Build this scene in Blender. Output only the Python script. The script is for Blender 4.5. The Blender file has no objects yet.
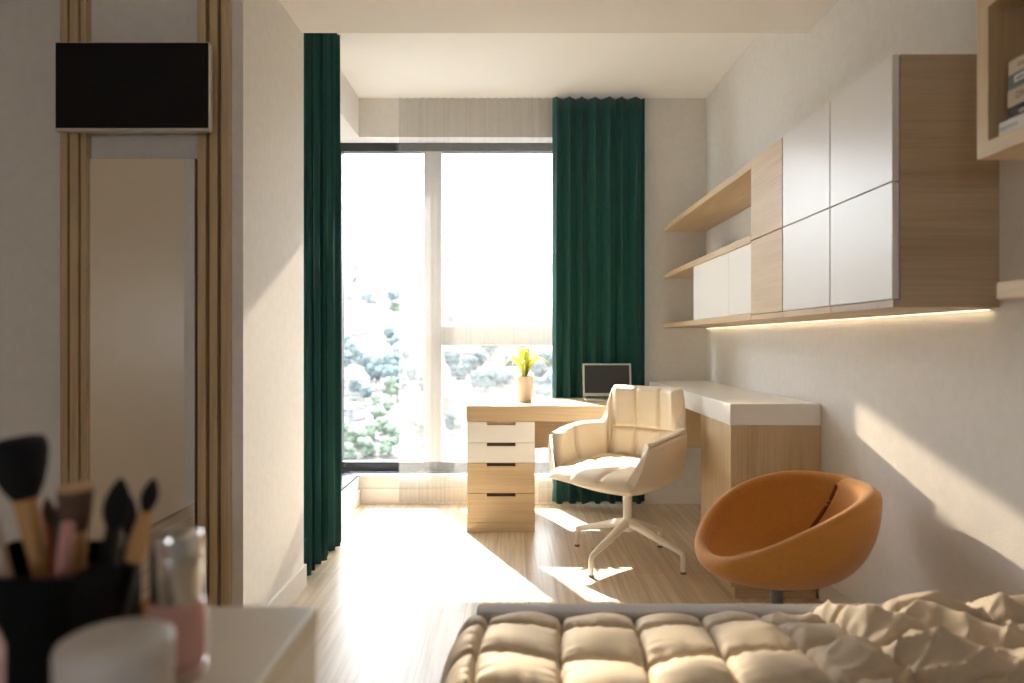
import bpy, bmesh, math, random
from mathutils import Vector, Matrix, Quaternion, noise

random.seed(7)
PI = math.pi
C = bpy.context.scene.collection
scene = bpy.context.scene

# ------------------------------------------------------------------ camera, world, suns, exposure
EYE = 1.10
cam_d = bpy.data.cameras.new('camera')
cam = bpy.data.objects.new('camera', cam_d)
C.objects.link(cam)
cam.location = (0, 0, EYE)
cam.rotation_euler = (PI / 2, 0, 0)
cam_d.lens = 24
cam_d.sensor_width = 36
cam_d.clip_start = 0.02
cam_d.clip_end = 6000
cam_d.dof.use_dof = True
cam_d.dof.focus_distance = 3.3
cam_d.dof.aperture_fstop = 2.0
scene.camera = cam

world = bpy.data.worlds.new('sky')
scene.world = world
world.use_nodes = True
bg = world.node_tree.nodes['Background']
bg.inputs[0].default_value = (0.92, 0.965, 1.02, 1)
bg.inputs[1].default_value = 9.0

def sun(name, direction, strength, color, angle):
    d = bpy.data.lights.new(name, 'SUN')
    d.energy = strength
    d.color = color
    d.angle = math.radians(angle)
    o = bpy.data.objects.new(name, d)
    C.objects.link(o)
    o.rotation_euler = Vector(direction).to_track_quat('-Z', 'Y').to_euler()
    o.location = (-6, 14, 14)
    return o

# the sun, high and to the left outside; an added second sun stands in for low reflected light on the left wall
sun('sun', (0.42, -1.0, -1.21), 22, (1.0, 0.965, 0.92), 0.6)
sun('second_sun', (-0.55, -1.0, -0.51), 2.2, (1.0, 0.86, 0.68), 0.9)
sp = bpy.data.lights.new('added_wall_spot', 'SPOT')  # added spot outside the window for the bright streak on the right wall
sp.energy = 2500
sp.color = (1.0, 0.80, 0.55)
sp.shadow_soft_size = 0.03
sp.spot_size = math.radians(64)
sp.spot_blend = 0.35
spo = bpy.data.objects.new('added_wall_spot', sp)
C.objects.link(spo)
spo.location = (-1.6, 8.0, 2.4)
spo.rotation_euler = (Vector((0.42, -1.0, -0.293)).to_track_quat('-Z', 'Y') @ Quaternion((0, 0, 1), -0.05)).to_euler()
spo.scale = (1.0, 0.022, 1.0)
sb = bpy.data.lights.new('added_bed_spot', 'SPOT')  # extra spot put outside to brighten patches on the quilt
sb.energy = 4200
sb.color = (1.0, 0.82, 0.58)
sb.shadow_soft_size = 0.03
sb.spot_size = math.radians(9)
sb.spot_blend = 0.3
sbo = bpy.data.objects.new('added_bed_spot', sb)
C.objects.link(sbo)
sbo.location = (-1.75, 8.0, 3.5)
sbo.rotation_euler = (Vector((0.30, 1.36, 0.50)) - Vector((-1.75, 8.0, 3.5))).to_track_quat('-Z', 'Y').to_euler()
sbo.scale = (1.0, 0.06, 1.0)

scene.view_settings.view_transform = 'Standard'
scene.view_settings.look = 'None'
scene.view_settings.gamma = 1
scene.view_settings.use_curve_mapping = False
scene.view_settings.exposure = 0.62
scene.cycles.use_denoising = True
scene.cycles.max_bounces = 12
scene.cycles.diffuse_bounces = 8
scene.cycles.transparent_max_bounces = 24
scene.cycles.sample_clamp_indirect = 12

# daylight sampling aid in the window opening
pa = bpy.data.lights.new('window_daylight', 'AREA')
pa.shape = 'RECTANGLE'
pa.size = 2.0
pa.size_y = 2.3
pa.cycles.is_portal = True
pao = bpy.data.objects.new('window_daylight', pa)
C.objects.link(pao)
pao.location = (-0.23, 4.90, 1.34)
pao.rotation_euler = (-PI / 2, 0, 0)

pb = bpy.data.lights.new('fill_window_portal', 'AREA')  # portal for the added rear window
pb.shape = 'RECTANGLE'
pb.size = 0.8
pb.size_y = 0.45
pb.cycles.is_portal = True
pbo = bpy.data.objects.new('fill_window_portal', pb)
C.objects.link(pbo)
pbo.location = (-0.75, -1.98, 1.225)
pbo.rotation_euler = (PI / 2, 0, 0)

# ------------------------------------------------------------------ materials
def srgb(r, g, b):
    f = lambda c: c / 12.92 if c <= 0.04045 else ((c + 0.055) / 1.055) ** 2.4
    return (f(r / 255), f(g / 255), f(b / 255), 1)

def mat(name, col, rough=0.5, metal=0.0, noise_amt=0.0, noise_scale=20, bump=0.0, bump_scale=60, spec=None, sheen=0.0,
        coat=0.0):
    m = bpy.data.materials.new(name)
    m.use_nodes = True
    nt = m.node_tree
    b = nt.nodes['Principled BSDF']
    b.inputs['Base Color'].default_value = col
    b.inputs['Roughness'].default_value = rough
    b.inputs['Metallic'].default_value = metal
    if spec is not None:
        b.inputs['Specular IOR Level'].default_value = spec
    if sheen:
        b.inputs['Sheen Weight'].default_value = sheen
    if coat:
        b.inputs['Coat Weight'].default_value = coat
        b.inputs['Coat Roughness'].default_value = 0.1
    tc = nt.nodes.new('ShaderNodeTexCoord')
    if noise_amt:
        n = nt.nodes.new('ShaderNodeTexNoise')
        n.inputs['Scale'].default_value = noise_scale
        n.inputs['Detail'].default_value = 6
        nt.links.new(tc.outputs['Object'], n.inputs['Vector'])
        r = nt.nodes.new('ShaderNodeValToRGB')
        lo = tuple(c * (1 - noise_amt) for c in col[:3]) + (1,)
        hi = tuple(min(1, c * (1 + noise_amt)) for c in col[:3]) + (1,)
        r.color_ramp.elements[0].color = lo
        r.color_ramp.elements[0].position = 0.3
        r.color_ramp.elements[1].color = hi
        r.color_ramp.elements[1].position = 0.7
        nt.links.new(n.outputs['Fac'], r.inputs['Fac'])
        nt.links.new(r.outputs['Color'], b.inputs['Base Color'])
    if bump:
        n2 = nt.nodes.new('ShaderNodeTexNoise')
        n2.inputs['Scale'].default_value = bump_scale
        n2.inputs['Detail'].default_value = 5
        nt.links.new(tc.outputs['Object'], n2.inputs['Vector'])
        bp = nt.nodes.new('ShaderNodeBump')
        bp.inputs['Strength'].default_value = bump
        bp.inputs['Distance'].default_value = 0.01
        nt.links.new(n2.outputs['Fac'], bp.inputs['Height'])
        nt.links.new(bp.outputs['Normal'], b.inputs['Normal'])
    return m

def wood(name, light, dark, axis, rough=0.45, scale=1.0):
    """fine straight grain along one axis with broad soft figure"""
    m = bpy.data.materials.new(name)
    m.use_nodes = True
    nt = m.node_tree
    b = nt.nodes['Principled BSDF']
    b.inputs['Roughness'].default_value = rough
    tc = nt.nodes.new('ShaderNodeTexCoord')
    def layer(along, across, detail):
        mp = nt.nodes.new('ShaderNodeMapping')
        s = [across * scale] * 3
        s[axis] = along * scale
        mp.inputs['Scale'].default_value = s
        n = nt.nodes.new('ShaderNodeTexNoise')
        n.inputs['Scale'].default_value = 1
        n.inputs['Detail'].default_value = detail
        n.inputs['Distortion'].default_value = 0.4
        nt.links.new(tc.outputs['Object'], mp.inputs['Vector'])
        nt.links.new(mp.outputs['Vector'], n.inputs['Vector'])
        return n
    a = layer(3, 120, 4)
    c = layer(1.6, 14, 5)
    mx = nt.nodes.new('ShaderNodeMix')
    mx.inputs[0].default_value = 0.55
    nt.links.new(a.outputs['Fac'], mx.inputs[2])
    nt.links.new(c.outputs['Fac'], mx.inputs[3])
    r = nt.nodes.new('ShaderNodeValToRGB')
    r.color_ramp.elements[0].position = 0.32
    r.color_ramp.elements[0].color = dark
    r.color_ramp.elements[1].position = 0.66
    r.color_ramp.elements[1].color = light
    nt.links.new(mx.outputs[0], r.inputs['Fac'])
    nt.links.new(r.outputs['Color'], b.inputs['Base Color'])
    bp = nt.nodes.new('ShaderNodeBump')
    bp.inputs['Strength'].default_value = 0.12
    bp.inputs['Distance'].default_value = 0.002
    nt.links.new(a.outputs['Fac'], bp.inputs['Height'])
    nt.links.new(bp.outputs['Normal'], b.inputs['Normal'])
    return m

def floor_material():
    m = bpy.data.materials.new('oak_planks')
    m.use_nodes = True
    nt = m.node_tree
    b = nt.nodes['Principled BSDF']
    b.inputs['Roughness'].default_value = 0.34
    tc = nt.nodes.new('ShaderNodeTexCoord')
    mp = nt.nodes.new('ShaderNodeMapping')
    mp.inputs['Rotation'].default_value = (0, 0, PI / 2)
    nt.links.new(tc.outputs['Object'], mp.inputs['Vector'])
    br = nt.nodes.new('ShaderNodeTexBrick')
    br.inputs['Scale'].default_value = 1
    br.inputs['Brick Width'].default_value = 1.25
    br.inputs['Row Height'].default_value = 0.13
    br.inputs['Mortar Size'].default_value = 0.0012
    br.inputs['Mortar Smooth'].default_value = 0.3
    br.offset = 0.37
    br.inputs['Color1'].default_value = srgb(220, 204, 181)
    br.inputs['Color2'].default_value = srgb(210, 192, 167)
    br.inputs['Mortar'].default_value = srgb(170, 143, 112)
    nt.links.new(mp.outputs['Vector'], br.inputs['Vector'])
    mp2 = nt.nodes.new('ShaderNodeMapping')
    mp2.inputs['Scale'].default_value = (46, 1.6, 1)
    nt.links.new(tc.outputs['Object'], mp2.inputs['Vector'])
    n = nt.nodes.new('ShaderNodeTexNoise')
    n.inputs['Scale'].default_value = 1
    n.inputs['Detail'].default_value = 6
    n.inputs['Distortion'].default_value = 0.6
    nt.links.new(mp2.outputs['Vector'], n.inputs['Vector'])
    r = nt.nodes.new('ShaderNodeValToRGB')
    r.color_ramp.elements[0].position = 0.3
    r.color_ramp.elements[0].color = (0.72, 0.68, 0.62, 1)
    r.color_ramp.elements[1].position = 0.62
    r.color_ramp.elements[1].color = (1, 1, 1, 1)
    nt.links.new(n.outputs['Fac'], r.inputs['Fac'])
    mx = nt.nodes.new('ShaderNodeMix')
    mx.data_type = 'RGBA'
    mx.blend_type = 'MULTIPLY'
    mx.inputs[0].default_value = 1
    nt.links.new(br.outputs['Color'], mx.inputs[6])
    nt.links.new(r.outputs['Color'], mx.inputs[7])
    nt.links.new(mx.outputs[2], b.inputs['Base Color'])
    return m

def sheer_material():
    m = bpy.data.materials.new('sheer_voile')
    m.use_nodes = True
    nt = m.node_tree
    nt.nodes.remove(nt.nodes['Principled BSDF'])
    out = nt.nodes['Material Output']
    t = nt.nodes.new('ShaderNodeBsdfTransparent')
    tl = nt.nodes.new('ShaderNodeBsdfTranslucent')
    tl.inputs[0].default_value = (0.32, 0.308, 0.29, 1)
    df = nt.nodes.new('ShaderNodeBsdfDiffuse')
    df.inputs[0].default_value = (0.8, 0.77, 0.73, 1)
    m1 = nt.nodes.new('ShaderNodeMixShader')
    m1.inputs[0].default_value = 0.42
    nt.links.new(tl.outputs[0], m1.inputs[1])
    nt.links.new(df.outputs[0], m1.inputs[2])
    lw = nt.nodes.new('ShaderNodeLayerWeight')
    lw.inputs[0].default_value = 0.35
    mr = nt.nodes.new('ShaderNodeMapRange')
    mr.inputs['To Min'].default_value = 0.22
    mr.inputs['To Max'].default_value = 0.50
    nt.links.new(lw.outputs['Facing'], mr.inputs['Value'])
    m2 = nt.nodes.new('ShaderNodeMixShader')
    nt.links.new(mr.outputs[0], m2.inputs[0])
    nt.links.new(t.outputs[0], m2.inputs[1])
    nt.links.new(m1.outputs[0], m2.inputs[2])
    nt.links.new(m2.outputs[0], out.inputs[0])
    return m

def glass_material():
    m = bpy.data.materials.new('window_glass')
    m.use_nodes = True
    nt = m.node_tree
    nt.nodes.remove(nt.nodes['Principled BSDF'])
    out = nt.nodes['Material Output']
    t = nt.nodes.new('ShaderNodeBsdfTransparent')
    t.inputs[0].default_value = (0.97, 0.98, 0.98, 1)
    g = nt.nodes.new('ShaderNodeBsdfGlossy')
    g.inputs['Roughness'].default_value = 0.02
    mx = nt.nodes.new('ShaderNodeMixShader')
    mx.inputs[0].default_value = 0.03
    nt.links.new(t.outputs[0], mx.inputs[1])
    nt.links.new(g.outputs[0], mx.inputs[2])
    nt.links.new(mx.outputs[0], out.inputs[0])
    return m

def curtain_material():
    m = mat('green_drape', srgb(11, 80, 79), 0.75, sheen=0.15, bump=0.08, bump_scale=300)
    nt = m.node_tree
    b = nt.nodes['Principled BSDF']
    out = nt.nodes['Material Output']
    tl = nt.nodes.new('ShaderNodeBsdfTranslucent')
    tl.inputs[0].default_value = srgb(40, 116, 84)
    mx = nt.nodes.new('ShaderNodeMixShader')
    mx.inputs[0].default_value = 0.15
    nt.links.new(b.outputs[0], mx.inputs[1])
    nt.links.new(tl.outputs[0], mx.inputs[2])
    nt.links.new(mx.outputs[0], out.inputs[0])
    return m

def emit(name, col, strength):
    m = bpy.data.materials.new(name)
    m.use_nodes = True
    nt = m.node_tree
    b = nt.nodes['Principled BSDF']
    b.inputs['Base Color'].default_value = (0.9, 0.9, 0.9, 1)
    b.inputs['Emission Color'].default_value = col
    b.inputs['Emission Strength'].default_value = strength
    return m

def leaf_material(name, c1, c2):
    m = mat(name, c1, 0.5)
    nt = m.node_tree
    b = nt.nodes['Principled BSDF']
    out = nt.nodes['Material Output']
    tl = nt.nodes.new('ShaderNodeBsdfTranslucent')
    tl.inputs[0].default_value = c2
    mx = nt.nodes.new('ShaderNodeMixShader')
    mx.inputs[0].default_value = 0.45
    nt.links.new(b.outputs[0], mx.inputs[1])
    nt.links.new(tl.outputs[0], mx.inputs[2])
    nt.links.new(mx.outputs[0], out.inputs[0])
    return m

OAK_L, OAK_D = srgb(214, 190, 153), srgb(191, 163, 124)
M = dict(
    wall=mat('plaster_wall', srgb(223, 220, 216), 0.85, noise_amt=0.03, noise_scale=28, bump=0.08, bump_scale=110),
    ceiling=mat('ceiling_lit_tone', srgb(246, 244, 242), 0.9, bump=0.04, bump_scale=120),  # whiter tone puts the window light into the raised ceiling's colour
    ceilingshade=mat('ceiling_shade_tone', srgb(230, 226, 222), 0.9, bump=0.04, bump_scale=120),  # same ceiling toned down, its shade put into the colour
    trimwhite=mat('white_skirting', srgb(232, 228, 222), 0.45, bump=0.02),
    floor=floor_material(),
    oakx=wood('oak_along_x', OAK_L, OAK_D, 0),
    oaky=wood('oak_along_y', OAK_L, OAK_D, 1),
    oakz=wood('oak_along_z', OAK_L, OAK_D, 2),
    greyoak=wood('greyed_oak', srgb(196, 176, 152), srgb(170, 148, 122), 0),
    slat=wood('slat_oak', srgb(206, 182, 146), srgb(180, 152, 114), 2),
    slatback=wood('brown_back_oak', srgb(150, 120, 84), srgb(120, 92, 62), 2),  # darker, browner oak than the slats
    white=mat('white_satin', srgb(236, 233, 228), 0.4, bump=0.01),
    gloss=mat('white_gloss_lacquer', srgb(224, 221, 219), 0.3, bump=0.01, bump_scale=4),
    black=mat('black_metal', srgb(38, 40, 42), 0.35, bump=0.02),
    slate=mat('dark_slate_sill', srgb(40, 46, 54), 0.25, noise_amt=0.1),
    frame=mat('window_frame_pale', srgb(180, 176, 170), 0.45, bump=0.01),
    glass=glass_material(),
    sheer=sheer_material(),
    drape=curtain_material(),
    screen=mat('dark_screen', srgb(12, 13, 16), 0.3, bump=0.0, noise_amt=0.02, spec=0.25),
    lapscreen=mat('laptop_screen', srgb(62, 66, 70), 0.25, noise_amt=0.02),
    silver=mat('silver', srgb(206, 204, 200), 0.35, 0.7, bump=0.01),
    chrome=mat('chrome', srgb(215, 213, 210), 0.08, 1.0, bump=0.0, noise_amt=0.01),
    leather=mat('cream_leather', srgb(238, 222, 196), 0.48, bump=0.06, bump_scale=220, noise_amt=0.02),
    leathershell=mat('cream_shell_leather', srgb(236, 222, 200), 0.5, bump=0.05, bump_scale=220),
    whitemetal=mat('white_powder_coat', srgb(240, 234, 224), 0.4, bump=0.01),
    orange=mat('orange_felt', srgb(195, 129, 48), 0.8, sheen=0.25, noise_amt=0.05, noise_scale=60, bump=0.1, bump_scale=320),
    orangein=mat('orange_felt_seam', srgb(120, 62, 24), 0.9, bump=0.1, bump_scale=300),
    greymetal=mat('grey_metal', srgb(120, 118, 116), 0.35, 0.6, bump=0.01),
    duvet=mat('beige_quilt', srgb(205, 188, 164), 0.7, sheen=0.1, noise_amt=0.02, bump=0.12, bump_scale=260),
    greyfab=mat('grey_bed_fabric', srgb(186, 182, 178), 0.85, noise_amt=0.05, noise_scale=300, bump=0.1, bump_scale=400),
    darknotch=mat('dark_notch', srgb(84, 62, 44), 0.7, bump=0.02),
    pot=mat('ceramic_pot', srgb(222, 208, 196), 0.6, noise_amt=0.05, bump=0.05),
    soil=mat('soil', srgb(70, 52, 40), 0.95, noise_amt=0.3, bump=0.5),
    leaf=leaf_material('fresh_leaf', srgb(205, 212, 120), srgb(245, 242, 150)),
    led=emit('led_warm', (1.0, 0.74, 0.42, 1), 4.5),
    ledhouse=mat('led_housing', srgb(225, 220, 210), 0.5, bump=0.01),
    mirror=mat('mirror_glass', (0.86, 0.85, 0.83, 1), 0.01, 1.0, noise_amt=0.005),
    bristleblack=mat('black_bristle', srgb(9, 8, 9), 0.9, noise_amt=0.2, noise_scale=90, bump=0.4, bump_scale=250),
    bristlebrown=mat('brown_bristle', srgb(98, 74, 58), 0.85, noise_amt=0.2, noise_scale=90, bump=0.4, bump_scale=250),
    bristletan=mat('tan_bristle_tip', srgb(196, 160, 120), 0.85, noise_amt=0.2, bump=0.4, bump_scale=250),
    woodhandle=wood('brush_wood', srgb(214, 166, 108), srgb(190, 138, 84), 2),
    orangehandle=mat('orange_brown_handle', srgb(186, 112, 66), 0.45, bump=0.02),
    blackhandle=mat('black_handle', srgb(12, 12, 12), 0.35, bump=0.01),
    pinkhandle=mat('rose_pink_handle', srgb(204, 146, 138), 0.35, bump=0.01),
    palehandle=mat('pale_rose_handle', srgb(216, 190, 172), 0.4, bump=0.01),
    bluehandle=mat('steel_blue_handle', srgb(110, 134, 158), 0.35, 0.4, bump=0.01),
    holder=mat('black_holder', srgb(8, 8, 8), 0.85, spec=0.2, noise_amt=0.1, bump=0.05),
    pink=mat('rose_lotion_glass', srgb(228, 178, 170), 0.25, coat=0.5, noise_amt=0.01),
    clear=mat('clear_base', srgb(225, 205, 190), 0.12, coat=0.8, noise_amt=0.01),
    jar=mat('white_jar', srgb(205, 199, 194), 0.4, bump=0.02),
    gold=mat('gold_cap', srgb(226, 172, 96), 0.25, 1.0, noise_amt=0.01),
    marble=mat('cream_tabletop', srgb(226, 216, 200), 0.3, noise_amt=0.06, noise_scale=5, bump=0.01),
    door=mat('cream_door', srgb(232, 218, 198), 0.5, bump=0.03, bump_scale=30),
    page=mat('book_pages', srgb(226, 216, 196), 0.8, noise_amt=0.06, noise_scale=120, bump=0.1),
    ink=mat('dark_print', srgb(50, 46, 44), 0.6, bump=0.01),
    paleprint=mat('pale_print', srgb(214, 210, 200), 0.6, bump=0.01),
    ground=mat('valley_ground', srgb(48, 48, 42), 0.95, noise_amt=0.5, noise_scale=0.05, bump=0.05, bump_scale=0.2),
    road=mat('pale_road', srgb(200, 198, 194), 0.9, noise_amt=0.08, noise_scale=0.3),
    housewall=mat('house_render', srgb(112, 110, 112), 0.9, noise_amt=0.04, noise_scale=0.5),
    housecream=mat('house_cream', srgb(106, 98, 90), 0.9, noise_amt=0.05, noise_scale=0.5),
    roofgrey=mat('grey_roof', srgb(74, 72, 72), 0.8, noise_amt=0.1, noise_scale=1.5),
    roofred=mat('red_tile_roof', srgb(118, 62, 52), 0.8, noise_amt=0.12, noise_scale=1.5),
    housewin=mat('house_window', srgb(70, 84, 100), 0.2, noise_amt=0.1, noise_scale=0.5),
    crown=mat('tree_crown', srgb(66, 80, 82), 0.9, noise_amt=0.35, noise_scale=0.6, bump=0.6, bump_scale=1.2),
    crownlight=mat('tree_crown_light', srgb(80, 93, 76), 0.9, noise_amt=0.35, noise_scale=0.6, bump=0.6, bump_scale=1.2),
    bark=mat('bark', srgb(92, 78, 64), 0.9, noise_amt=0.2, noise_scale=3, bump=0.3, bump_scale=6),
)

# ------------------------------------------------------------------ helpers
WL = {}          # world location of every object built here (rotation handled with local=True)

def box(bm, x0, x1, y0, y1, z0, z1, bev=0.0, seg=2):
    r = bmesh.ops.create_cube(bm, size=1)
    vs = r['verts']
    for v in vs:
        v.co = Vector(((x0 + x1) / 2 + v.co.x * (x1 - x0), (y0 + y1) / 2 + v.co.y * (y1 - y0), (z0 + z1) / 2 + v.co.z * (z1 - z0)))
    if bev:
        es = list({e for v in vs for e in v.link_edges})
        bmesh.ops.bevel(bm, geom=es, offset=bev, segments=seg, affect='EDGES', profile=0.5)

def lathe(bm, prof, cx=0, cy=0, z0=0, seg=32, sx=1, sy=1):
    rings = []
    for r, z in prof:
        if r <= 1e-6:
            rings.append([bm.verts.new((cx, cy, z0 + z))])
        else:
            rings.append([bm.verts.new((cx + r * sx * math.cos(2 * PI * k / seg), cy + r * sy * math.sin(2 * PI * k / seg), z0 + z))
                          for k in range(seg)])
    for a, b in zip(rings, rings[1:]):
        if len(a) == 1 and len(b) == 1:
            continue
        for k in range(seg):
            k2 = (k + 1) % seg
            if len(a) == 1:
                bm.faces.new((a[0], b[k2], b[k]))
            elif len(b) == 1:
                bm.faces.new((a[k], a[k2], b[0]))
            else:
                bm.faces.new((a[k], a[k2], b[k2], b[k]))

def tube(bm, pts, radii, seg=12, cap=True, flat=1.0):
    pts = [Vector(p) for p in pts]
    if not hasattr(radii, '__len__'):
        radii = [radii] * len(pts)
    rings = []
    ref = None
    for i, p in enumerate(pts):
        a = pts[max(0, i - 1)]
        b = pts[min(len(pts) - 1, i + 1)]
        t = (b - a).normalized()
        if ref is None:
            ref = Vector((0, 0, 1)) if abs(t.z) < 0.9 else Vector((1, 0, 0))
        n = (ref - t * ref.dot(t)).normalized()
        bn = t.cross(n)
        ref = n
        rings.append([bm.verts.new(p + (n * math.cos(2 * PI * k / seg) * flat + bn * math.sin(2 * PI * k / seg)) * radii[i])
                      for k in range(seg)])
    for a, b in zip(rings, rings[1:]):
        for k in range(seg):
            bm.faces.new((a[k], a[(k + 1) % seg], b[(k + 1) % seg], b[k]))
    if cap:
        bm.faces.new(rings[0][::-1])
        bm.faces.new(rings[-1])

def grid(bm, fn, nu, nv, close_u=False):
    vs = [[bm.verts.new(fn(i / (nu if close_u else nu - 1), j / (nv - 1))) for j in range(nv)] for i in range(nu)]
    for i in range(nu if close_u else nu - 1):
        for j in range(nv - 1):
            i2 = (i + 1) % nu
            bm.faces.new((vs[i][j], vs[i2][j], vs[i2][j + 1], vs[i][j + 1]))
    return vs

def pad(bm, P, nu, nv, th, us=(), vs=(), sw=0.05, depth=0.55, edge=0.10, flip=False):
    """a stuffed panel lying on surface P(u,v): puffed between its seams, pinched at its border"""
    e = 1e-3
    front, back = [], []
    for i in range(nu):
        fr, bk = [], []
        for j in range(nv):
            u, v = i / (nu - 1), j / (nv - 1)
            p = P(u, v)
            uu, vv = min(max(u, e), 1 - e), min(max(v, e), 1 - e)
            n = (P(uu + e, vv) - P(uu - e, vv)).cross(P(uu, vv + e) - P(uu, vv - e))
            n = n.normalized() if n.length > 1e-12 else Vector((0, 0, 1))
            if flip:
                n = -n
            f = 1.0
            for d in (u, 1 - u, v, 1 - v):
                if d < edge:
                    x = d / edge
                    f *= math.sqrt(max(0, 1 - (1 - x) ** 2))
            for s in us:
                f *= 1 - depth * math.exp(-abs((u - s) / sw) ** 1.3)
            for s in vs:
                f *= 1 - depth * math.exp(-abs((v - s) / sw) ** 1.3)
            fr.append(bm.verts.new(p + n * (th * f + 0.002)))
            bk.append(bm.verts.new(p - n * 0.002))
        front.append(fr)
        back.append(bk)
    for i in range(nu - 1):
        for j in range(nv - 1):
            bm.faces.new((front[i][j], front[i + 1][j], front[i + 1][j + 1], front[i][j + 1]))
            bm.faces.new((back[i][j], back[i][j + 1], back[i + 1][j + 1], back[i + 1][j]))
    for i in range(nu - 1):
        bm.faces.new((front[i][0], back[i][0], back[i + 1][0], front[i + 1][0]))
        bm.faces.new((front[i][-1], front[i + 1][-1], back[i + 1][-1], back[i][-1]))
    for j in range(nv - 1):
        bm.faces.new((front[0][j], front[0][j + 1], back[0][j + 1], back[0][j]))
        bm.faces.new((front[-1][j], back[-1][j], back[-1][j + 1], front[-1][j + 1]))

def obj(name, bm, material, parent=None, smooth=False, local=False, origin=None, mods=()):
    """links the bmesh as one mesh object; world coordinates unless local"""
    bmesh.ops.recalc_face_normals(bm, faces=bm.faces[:])
    if parent is not None:
        off = Vector((0, 0, 0)) if local else WL[parent.name]
        loc = Vector((0, 0, 0))
        wl = WL[parent.name].copy()
    else:
        if origin is None:
            xs = [v.co.x for v in bm.verts]; ys = [v.co.y for v in bm.verts]; zs = [v.co.z for v in bm.verts]
            origin = ((min(xs) + max(xs)) / 2, (min(ys) + max(ys)) / 2, min(zs))
        off = Vector(origin)
        loc = off.copy()
        wl = off.copy()
    if off.length > 0:
        bmesh.ops.translate(bm, verts=bm.verts[:], vec=-off)
    me = bpy.data.meshes.new(name)
    bm.to_mesh(me)
    bm.free()
    if smooth:
        me.polygons.foreach_set('use_smooth', [True] * len(me.polygons))
        me.set_sharp_from_angle(angle=math.radians(45))
    if material:
        me.materials.append(material)
    o = bpy.data.objects.new(name, me)
    C.objects.link(o)
    o.location = loc
    if parent is not None:
        o.parent = parent
    WL[o.name] = wl
    for typ, kw in mods:
        md = o.modifiers.new(typ.lower(), typ)
        for k, v in kw.items():
            setattr(md, k, v)
    return o

def tag(o, label=None, cat=None, group=None, kind=None):
    if label:
        o['label'] = label
    if cat:
        o['category'] = cat
    if group:
        o['group'] = group
    if kind:
        o['kind'] = kind
    return o

def thing(name, label, cat, loc=(0, 0, 0), rotz=0, group=None):
    o = bpy.data.objects.new(name, None)
    o.empty_display_size = 0.1
    C.objects.link(o)
    o.location = loc
    o.rotation_euler = (0, 0, rotz)
    WL[o.name] = Vector(loc)
    return tag(o, label, cat, group)

def bx(name, dims, material, parent=None, bev=0.0, **k):
    bm = bmesh.new()
    box(bm, *dims, bev=bev)
    return obj(name, bm, material, parent, **k)

def struct(name, boxes, material, label):
    bm = bmesh.new()
    for b in boxes:
        box(bm, *b)
    return tag(obj(name, bm, material), label, kind='structure')

def copy_tree(o, loc=None, rotz=None, scale=None, label=None, group=None):
    r = o.copy()
    C.objects.link(r)
    for ch in list(o.children):
        c = ch.copy()
        C.objects.link(c)
        c.parent = r
        for g in ch.children:
            d = g.copy()
            C.objects.link(d)
            d.parent = c
    if loc is not None:
        r.location = loc
    if rotz is not None:
        r.rotation_euler = (0, 0, rotz)
    if scale is not None:
        r.scale = scale
    if label:
        r['label'] = label
    if group:
        r['group'] = group
    return r

def at(px, py, d):
    """the room point that the photograph shows at pixel px, py when it lies d metres away"""
    return Vector(((px - 512) / 683 * d, d, EYE - (py - 341.5) / 683 * d))

# ------------------------------------------------------------------ the setting
XR, XL, YB, HC, HL = 1.32, -0.94, 4.64, 2.753, 2.478
YN = -1.8
struct('floor', [(-2.4, 1.5, YN - .1, 4.95, -0.12, 0)], M['floor'], 'pale oak plank floor')
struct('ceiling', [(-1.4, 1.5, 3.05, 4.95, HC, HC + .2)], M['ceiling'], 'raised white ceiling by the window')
struct('ceiling_near', [(-2.4, 1.5, YN - .1, 3.05, HL, HC + .2)], M['ceilingshade'], 'lower white ceiling of the near room, ending in a straight drop edge')
struct('wall_right', [(XR, XR + .18, YN - .1, 4.95, 0, HC)], M['wall'], 'textured off white right wall')
struct('wall_left', [(-2.17, XL, 2.387, 3.08, 0, HC)], M['wall'], 'left wall pier, its face carrying the television')
struct('wall_left_far', [(-2.35, -2.17, YN - .1, 3.08, 0, HC)], M['wall'], 'far left wall seen only in the mirror')
struct('wall_left_alcove', [(-1.4, -1.22, 3.08, 4.95, 0, HC), (-1.22, -1.04, 3.08, 4.95, 0, 0.19), (-1.22, -1.04, 3.08, 4.95, 2.488, HC)],  # unseen tall side closed to block sun from the floor
       M['wall'], 'white alcove wall behind the left green curtain, its side made solid to block sun')
struct('wall_back', [(0.78, XR, YB, 4.95, 0, HC), (-1.04, 0.78, YB, 4.95, 0, 0.19), (-1.04, 0.78, YB, 4.95, 2.488, HC)],
       M['wall'], 'white window wall at the end of the room')
RW = (-1.15, -0.35, 1.0, 1.45)  # opening added so sky light fills the near room
struct('wall_rear', [(-2.35, RW[0], YN - .15, YN, 0, HC), (RW[1], 1.5, YN - .15, YN, 0, HC), (RW[0], RW[1], YN - .15, YN, 0, RW[2]),
                     (RW[0], RW[1], YN - .15, YN, RW[3], HC)], M['wall'], 'wall behind the viewpoint')
struct('baseboard_left', [(XL, XL + .012, 2.387, 3.085, 0, 0.095)], M['trimwhite'], 'white baseboard along the left wall pier')
struct('baseboard_back', [(-1.02, XR, YB - .012, YB, 0, 0.10)], M['trimwhite'], 'white baseboard under the window')
struct('baseboard_alcove', [(-1.04, -1.028, 3.1, YB, 0, 0.10)], M['trimwhite'], 'white baseboard of the low alcove wall')
struct('baseboard_right', [(XR - .012, XR, YN, 2.905, 0, 0.10)], M['trimwhite'], 'white baseboard along the right wall')
struct('trim_1', [(-1.215, -1.035, 3.09, 4.64, 0.19, 0.205)], M['slate'], 'dark sill of the low alcove wall')
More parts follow.
